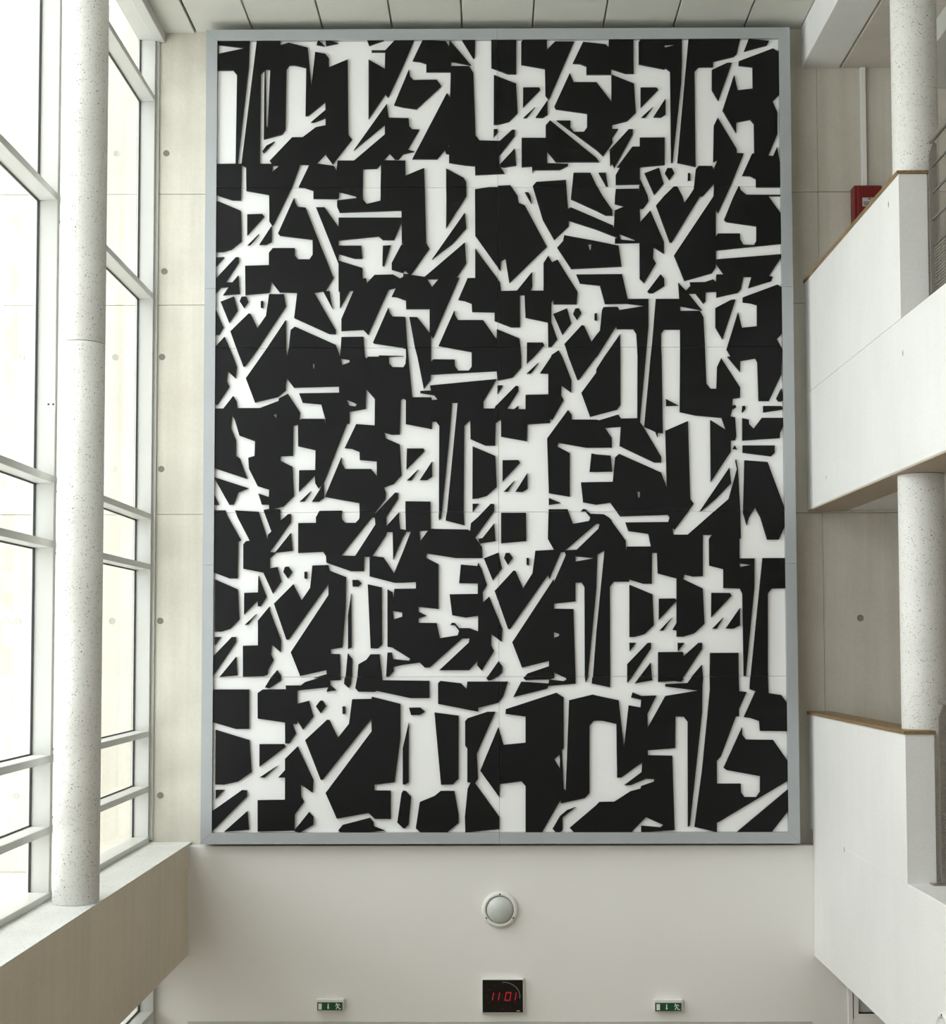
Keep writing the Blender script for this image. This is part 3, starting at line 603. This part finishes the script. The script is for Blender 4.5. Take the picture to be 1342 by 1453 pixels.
31 1529,1442 1318,1442 1261,1698 795,1696 832,1604 1035,1581 1086,1391 1313,1393 1493,1370 1232,1328 1214,1361 1071,1359 1056,1332 1033,1117 996,1073 946,1004 873,1167 847,1173 670,981 682,951 1066,951 1198,1161 1209,1132 1374,1131 1403,1082 1410,951 1508,951 1527,1160
31 1257,1777 1229,1992 1002,2040 673,2103 661,2043 601,1975 744,1753|950,2011 947,1964 935,1941 918,2008
31 1004,1295 979,1295 979,1226 1004,1221
31 741,1192 698,1348 559,1289 651,1074
31 1693,1649 1653,1696 1519,1520 1538,1501 1578,1501 1693,1574
31 1597,2518 1669,2604 1560,2604
31 2184,2604 2005,2604 2003,2581 1954,2504 1904,2437 1884,2504 1833,2604 1797,2604 1696,2505 1614,2408 1751,2025 1773,2025 2066,2503 2093,2503
31 2887,1864 2887,1899 2222,1847 2221,1803 2298,1691 2225,1691 2219,1613 2190,1642 2107,1613 1953,1611 1960,1578 1911,1526 1835,1608 1844,1440 1604,1441 1560,951 1654,951 1655,1083 1687,1126 1848,1125 1848,951 2100,951 2088,1251 2052,1317 1852,1317 1852,1366 2074,1321 1937,1495 2010,1495 2090,1391 2109,1410 2113,1509 2223,1513 2222,1454 2443,1502 2472,1535 2499,1665 2581,1665 2546,1549 2781,1620 2801,1664 2760,1675
31 2887,2006 2887,2321 2762,2501 2887,2500 2887,2513 2537,2515 2480,2564 2469,2604 2459,2604 2409,2502 2307,2256 2333,2234 2638,2188 2636,2039 2609,1995 2502,1998 2471,2055 2468,2114 2244,2115 2221,2085 2224,2361 2250,2331 2377,2604 2210,2604 2203,2503 1794,1891 1897,1626 2181,1706 2218,1766 2223,1940
31 2417,1431 2373,1431 2211,1346 2209,1147 2279,1024
31 2887,1082 2887,1557 2844,1585 2490,1453 2490,1404 2566,1394 2634,1374 2632,1156 2478,1142 2440,1301 2329,951 2869,951 2832,1023
31 2887,2592 2887,2604 2638,2604 2638,2593
31 222,951 213,1039 -2,1129 -2,951
31 465,967 450,996 289,997 288,951 450,951
31 1237,1080 1147,951 1239,951
40 -752,2608 -759,2806 -950,2727 -951,2884 -1175,2888 -1113,2960 -1057,2897 -1020,2897 -973,2952 -858,2978 -928,2997 -807,3206 -881,3211 -911,3244 -917,3327 -1124,3332 -1142,3478 -1481,2994 -1162,3260 -1162,3158 -1478,2886 -1647,2887 -1657,2782 -1684,2832 -1864,2858 -1761,2965 -1766,2940 -1696,2850 -1500,3108 -1537,3157 -1547,3943 -1739,3862 -1739,3958 -1777,4004 -1880,4024 -1919,3652 -1958,4070 -2155,4123 -2241,4094 -2241,4146 -2483,4146 -2633,2856 -2674,2857 -2565,3876 -2556,4146 -2887,4146 -2887,3837 -2725,3836 -2684,3786 -2693,2857 -2887,2857 -2887,2608 -2635,2608 -2632,2846 -2585,2819 -2581,2608 -2116,2608 -2031,2847 -1935,2846 -2045,2612 -2015,2608 -1387,2608 -1386,2799 -1241,2803 -1201,2848 -1205,2608|-1771,3255 -1870,3236 -2006,3132 -2114,3132 -2343,2887 -2322,2855 -2445,2856 -2440,3796 -2401,3838 -2405,3112 -2220,3162 -2184,3212 -2176,3844 -2147,3885 -2087,3885 -1972,3858 -1977,3354 -1948,3357 -1775,3499 -1772,3416 -1922,3287 -1890,3286 -1771,3333|-2342,3842 -2366,3235 -2383,3250 -2391,3842|-2877,4009 -2878,4104 -2593,4068|-2319,2837 -2242,2837 -2316,2770
40 -2295,3088 -2376,3047 -2419,2986 -2406,2968
40 -862,4146 -1063,4146 -1160,4037 -1299,4038 -1299,4020 -1160,4019 -1163,3844 -1330,3942 -1329,3321 -1157,3576 -1127,3543 -973,3877
40 -581,3661 -630,3727 -870,3725 -902,3763 -914,3839 -1068,3463 -973,3440 -837,3420
40 -6,2742 -6,3086 -190,3091 -230,3141 -251,3795 -295,3869 -480,3870 -480,3917 -275,3878 -496,4146 -502,4074 -536,4131 -681,4146 -775,4146 -877,3925 -796,3914 -736,3894 -736,3808 -485,3807 -492,3543 -525,3588 -880,2899 -623,2898 -545,2995 -534,2955 -503,2950 -503,2860 -331,2832 -238,2825 -235,2732|-503,3029 -533,3021 -503,3044
40 -233,4146 -370,4146 -251,3946 -237,3961
40 -1325,4087 -1171,4146 -1345,4146
40 -1644,4114 -1719,4146 -1776,4146 -1768,4089
40 -1781,4084 -1845,4146 -1853,4146 -1866,4100
40 -6,3177 -6,3207 -45,3208 -46,3124
40 -6,3255 -6,3761 -41,3775 -45,3256
40 -6,3826 -6,4146 -67,4146 -67,3850
40 -327,2657 -353,2702 -533,2800 -533,2608 -327,2608
41 185,2830 171,3007 13,2835 13,2933 171,3135 175,3198 145,3202 19,3086 -2,3086 -2,2742 67,2745 18,2820 60,2810
41 202,3375 188,3683 -2,3759 -2,3255 113,3285
41 1036,2861 1007,2904 534,3298 489,3246 489,3115 242,3116 241,2812 347,2819 352,2752 362,2782 635,2781 716,2825 716,2843 502,2852 503,2976 591,2863
41 510,3509 386,3329 460,3326 509,3358
41 295,3325 379,3437 261,3325
41 435,3617 424,3642 259,3642 257,3435
41 786,4122 589,4123 507,4039 505,4146 259,4146 241,4120 240,3882 484,3837 488,3557 523,3512
41 1396,3783 1396,4146 1143,4146 1139,4060 1110,4091 878,4118 770,3892 847,3887 910,3861 910,3775 1164,3774 1165,3834 1308,3784
41 1415,3374 1398,3678 1167,3774 1165,3491 1011,3695 779,3696 739,3791 579,3441 593,3415 915,3367 914,3222 880,3177 777,3177 743,3222 743,3294 600,3295 1007,2989 1076,2924 1174,3063 1170,3108 1233,3205 1171,3206 1171,3248 1326,3287
41 1382,3202 1340,3202 1144,2988 1149,2819 1171,2846 1190,2801 1381,3145
41 1013,2608 1005,2618 944,2749 772,2750 758,2608
41 1708,3113 1453,3114 1453,3020 1376,3020 1220,2808 1249,2804 1204,2726 1204,2624 1447,2628 1444,2608 1487,2608 1454,2680 1451,2658 1452,2807 1706,2829
41 1719,3519 1595,3328 1673,3324 1718,3353
41 1694,2634 1647,2799 1499,2743 1558,2608 1672,2608
41 1514,3324 1589,3432 1470,3324
41 1646,3612 1629,3636 1466,3637 1465,3427
41 1804,2742 1779,2796 1731,2796 1708,2742 1753,2672
41 1894,4146 1471,4146 1450,4115 1449,3881 1714,3827 1722,3842 1770,3804 1772,2851 1787,2851 1883,3683 1892,3902|1854,4088 1716,4053 1716,4084
41 1966,2742 1944,2743 1943,2666 1965,2666
41 2517,2945 2446,2949 2444,2991 2253,3318 2214,3239 2203,2857 2244,2872 2206,2782 2192,2816 2052,2817 2025,2783 2006,2608 2187,2608 2209,2632 2210,2608 2379,2608
41 2887,2608 2887,2852 2884,2854 2859,3011 2816,2917 2767,2922 2863,3146 2865,3371 2818,3484 2887,3556 2887,4003 2829,4041 2476,3907 2475,3862 2616,3846 2617,3620 2461,3603 2426,3764 2304,3396 2441,3158 2443,3271 2587,3297 2624,3252 2625,2945 2601,2942 2497,2713 2581,2709 2639,2679 2638,2608
41 2405,3892 2358,3892 2199,3818 2197,3607 2262,3494
41 2493,4146 1962,4146 1836,2851 2022,2808 2020,3803 2065,3848 2212,3848 2213,3905 2425,3955 2455,3982
41 2789,4120 2581,4146 2529,4009 2766,4074
41 190,4146 -2,4146 -2,3824 100,3785 188,3784
41 135,2608 126,2623 -2,2618 -2,2608
41 698,2608 693,2676 391,2657 354,2613 355,2608
41 1123,2608 1102,2749 1028,2749 1105,2608
"""
art = empty('relief_artwork', (0, 0.2, 3.93))
tag(art, 'huge black and white relief of jagged letter-like shapes in grey frame', 'artwork')
FX, FZ0, FZ1, FW = 3.0, 3.9315, 12.2546, 0.113
def rail(loop, label=None):
    vs, fs = slab_poly([loop], 0.0, 0.27); return link('frame_rail', vs, fs, 'frame', art)
g = 0.0012
sx = -0.004
zsp = (6.735, 9.56)
# mitred corners, joints at mid width and at two heights
rail([(-FX, FZ1), (-FX+FW, FZ1-FW), (sx-g, FZ1-FW), (sx-g, FZ1)][::-1])
rail([(sx+g, FZ1), (sx+g, FZ1-FW), (FX-FW, FZ1-FW), (FX, FZ1)][::-1])
rail([(-FX, FZ0), (sx-g, FZ0), (sx-g, FZ0+FW), (-FX+FW, FZ0+FW)])
rail([(sx+g, FZ0), (FX, FZ0), (FX-FW, FZ0+FW), (sx+g, FZ0+FW)])
for s in (-1, 1):
    def q(l): return l if s < 0 else [(-a, b) for a, b in l][::-1]
    rail(q([(-FX, FZ0+2*g), (-FX+FW, FZ0+FW+g), (-FX+FW, zsp[0]-g), (-FX, zsp[0]-g)]))
    rail(q([(-FX, zsp[0]+g), (-FX+FW, zsp[0]+g), (-FX+FW, zsp[1]-g), (-FX, zsp[1]-g)]))
    rail(q([(-FX, zsp[1]+g), (-FX+FW, zsp[1]+g), (-FX+FW, FZ1-FW-g), (-FX, FZ1-2*g)]))
PX = [-2.887, sx, 2.887]; PZ = [4.0445, 5.601, 7.267, 8.949, 10.606, 12.1416]
YF, YB = 0.012, 0.037
panels = {}
for i in range(5):
    for j in range(2):
        panels[(i, j)] = box('backing_panel', PX[j]+0.0015, PX[j+1]-0.0015, YB, YB+0.03, PZ[i]+0.0015, PZ[i+1]-0.0015, 'backing', art)
for line in PLATES.strip().splitlines():
    key, rest = line.split(' ', 1)
    loops = [[(int(a)/1000.0, max(PZ[0], min(PZ[5], int(b)/1000.0+8.0))) for a, b in (q.split(',') for q in l.split())] for l in rest.split('|')]
    link('plate', *slab_poly(loops, YF, YB-0.0005), 'black', panels[(int(key[0]), int(key[1]))])

# ---------------------------------------------------------------- things on the lower wall
def bulkhead(c, axis, label):
    c = Vector(c); d = Vector(axis); t = empty('bulkhead_lamp', c)
    link('rim', *lathe(c, d, [(0.0, 0.150), (0.0, 0.183), (0.018, 0.183), (0.045, 0.172), (0.055, 0.158), (0.052, 0.142), (0.03, 0.137), (0.02, 0.137)], 56), 'white_plastic', t, smooth=True)
    prof = [(0.018, 0.135)]+[(0.03+0.075*math.sin(a), 0.1345*math.cos(a)) for a in [math.radians(x) for x in (0, 12, 24, 36, 48, 60, 72, 82, 89)]]
    link('dome', *lathe(c, d, prof, 48), 'dome', t, smooth=True)
    a = d.orthogonal().normalized(); up = Vector((0, 0, 1)); side = d.cross(up)
    for ang in (90, 210, 330):
        v = side*math.cos(math.radians(ang))+up*math.sin(math.radians(ang))
        link('screw', *lathe(c+v*0.157+d*0.052, d, [(0, 0.0085), (0.005, 0.0085), (0.007, 0.004)], 12), 'screw', t)
    tag(t, label, 'lamp', 'round bulkhead lamps')
bulkhead((-0.002, YL, 3.263), (0, -1, 0), 'round bulkhead lamp on the white wall above the digital clock')
bulkhead((3.155, -4.27, 3.13), (-1, 0, 0), 'round bulkhead lamp on the gallery slab face at bottom right edge')

def digital_clock():
    t = empty('digital_clock', (0.0245, YL, 2.24))
    box('housing', -0.188, 0.237, YL-0.05, YL-0.002, 2.239, 2.582, 'white_plastic', t, 0.006)
    f = box('clock_face', -0.177, 0.226, YL-0.056, YL-0.049, 2.25, 2.571, 'clock_face', t, 0.003)
    y0, y1 = YL-0.0585, YL-0.0555
    def quad(name, pts, m): link(name, *slab_poly([pts], y0, y1), m, f)
    def seg(x, zc, sl, kind):   # one slanted bar of a digit
        w = 0.010
        if kind in 'bc':
            za, zb = (zc+0.002, zc+0.037) if kind == 'b' else (zc-0.037, zc-0.002)
            quad('digit_segment', [(x-w/2+sl*(za-zc), za), (x+w/2+sl*(za-zc), za), (x+w/2+sl*(zb-zc), zb), (x-w/2+sl*(zb-zc), zb)], 'led')
    zc, sl = 2.4085, 0.17
    for x in (-0.072, -0.012, 0.154):
        seg(x, zc, sl, 'b'); seg(x, zc, sl, 'c')
    for x in (0.053, 0.101):
        seg(x, zc, sl, 'b'); seg(x, zc, sl, 'c')
    for z in (zc+0.038, zc-0.038):
        c = 0.077+sl*(z-zc); quad('digit_segment', [(c-0.026, z-0.005), (c+0.026, z-0.005), (c+0.026, z+0.005), (c-0.026, z+0.005)], 'led')
    for z in (zc+0.014, zc-0.014):
        quad('colon_dot', [(0.018, z-0.004), (0.025, z-0.004), (0.025, z+0.004), (0.018, z+0.004)], 'led_dim')
    cx, cz = 0.0245, 2.4085
    for k in range(17):
        a = math.radians(90-k*6); x, z = cx+0.172*math.cos(a)*1.0, cz+0.142*math.sin(a); s = 0.0028
        quad('second_dot', [(x-s, z-s), (x+s, z-s), (x+s, z+s), (x-s, z+s)], 'led_white')
    for k in range(12):
        if k in (1, 2): continue
        a = math.radians(90-k*30); x, z = cx+0.152*math.cos(a), cz+0.125*math.sin(a); s = 0.0042
        quad('hour_dot', [(x-s, z-s), (x+s, z-s), (x+s, z+s), (x-s, z+s)], 'led_dim')
    for k in range(4):
        x = 0.163+k*0.0085; quad('maker_mark', [(x, 2.260), (x+0.0065, 2.260), (x+0.0065, 2.270), (x, 2.270)], 'label_grey')
    tag(t, 'black digital wall clock showing 11 01 in red digits', 'clock')
digital_clock()

def stroke(p, q, w):
    (a, b), (c, d) = p, q; l = math.hypot(c-a, d-b); nx, nz = -(d-b)/l*w/2, (c-a)/l*w/2
    return [(a-nx, b-nz), (c-nx, d-nz), (c+nx, d+nz), (a+nx, b+nz)]
def exit_sign(x0, x1, z0, z1, label):
    t = empty('exit_sign', ((x0+x1)/2, YL, z0)); w, h = x1-x0, z1-z0
    box('housing', x0, x1, YL-0.06, YL-0.002, z0, z1, 'white_plastic', t, 0.004)
    fx0, fx1, fz0, fz1 = x0+0.035*w, x1-0.045*w, z0+0.03*h, z0+0.74*h
    f = box('sign_face', fx0, fx1, YL-0.066, YL-0.06, fz0, fz1, 'green', t, 0.001)
    y0, y1 = YL-0.0685, YL-0.0655; fw, fh = fx1-fx0, fz1-fz0
    def P(u, v): return (fx0+u*fw, fz0+v*fh)
    def quad(name, pts):
        if sum(pts[i][0]*pts[(i+1) % len(pts)][1]-pts[(i+1) % len(pts)][0]*pts[i][1] for i in range(len(pts))) < 0: pts = pts[::-1]
        link(name, *slab_poly([pts], y0, y1), 'sign_white', f)
    quad('door_symbol', [P(0.045, 0.12), P(0.18, 0.12), P(0.18, 0.86), P(0.045, 0.86)])
    quad('arrow_symbol', [P(0.415, 0.82), P(0.415, 0.36), P(0.385, 0.36), P(0.435, 0.14), P(0.485, 0.36), P(0.455, 0.36), P(0.455, 0.82)])
    hx, hz = P(0.765, 0.82)
    quad('running_figure', [(hx+0.0075*math.cos(k*math.pi/5), hz+0.0075*math.sin(k*math.pi/5)) for k in range(10)])
    for a, b, wd in (((0.785, 0.74), (0.835, 0.42), 0.013), ((0.79, 0.72), (0.86, 0.78), 0.006), ((0.86, 0.78), (0.91, 0.60), 0.006), ((0.785, 0.70), (0.715, 0.56), 0.006),
                     ((0.835, 0.44), (0.87, 0.18), 0.010), ((0.86, 0.20), (0.95, 0.20), 0.008), ((0.82, 0.44), (0.765, 0.32), 0.009), ((0.765, 0.36), (0.76, 0.14), 0.008)):
        quad('running_figure', stroke(P(*a), P(*b), wd))
    tag(t, label, 'exit sign', 'emergency exit signs')
exit_sign(-1.840, -1.566, 2.272, 2.382, 'green emergency exit sign on the wall to the left of the clock')
exit_sign(1.537, 1.822, 2.262, 2.375, 'green emergency exit sign on the wall to the right of the clock')

# ---------------------------------------------------------------- red call box and its trunking on the concrete wall
t = empty('fire_box', (3.81, 0.27, 10.27))
box('casing', 3.665, 3.955, 0.13, 0.278, 10.22, 10.645, 'red', t, 0.008)
box('casing_lid', 3.70, 3.95, 0.115, 0.13, 10.235, 10.63, 'red', t, 0.006)
lb = box('label_plate', 3.748, 3.885, 0.111, 0.115, 10.42, 10.51, 'label_grey', t)
link('triangle_mark', *slab_poly([[(3.80, 10.492), (3.84, 10.492), (3.82, 10.508)]], 0.1085, 0.111), 'screw', lb)
for k in range(3): box('print_line', 3.757, 3.815, 0.109, 0.111, 10.432+k*0.015, 10.438+k*0.015, 'screw', lb)
tag(t, 'red fire alarm box on the concrete wall behind the upper parapet', 'alarm box')
t = empty('cable_trunking', (3.80, 0.27, 10.645))
box('cover', 3.778, 3.832, 0.235, 0.278, 10.645, 11.93, 'white_plastic', t, 0.004)
box('base_channel', 3.773, 3.837, 0.262, 0.279, 10.645, 11.93, 'window_white', t, 0.002)
tag(t, 'thin white vertical cable trunking running down to the red box', 'trunking')
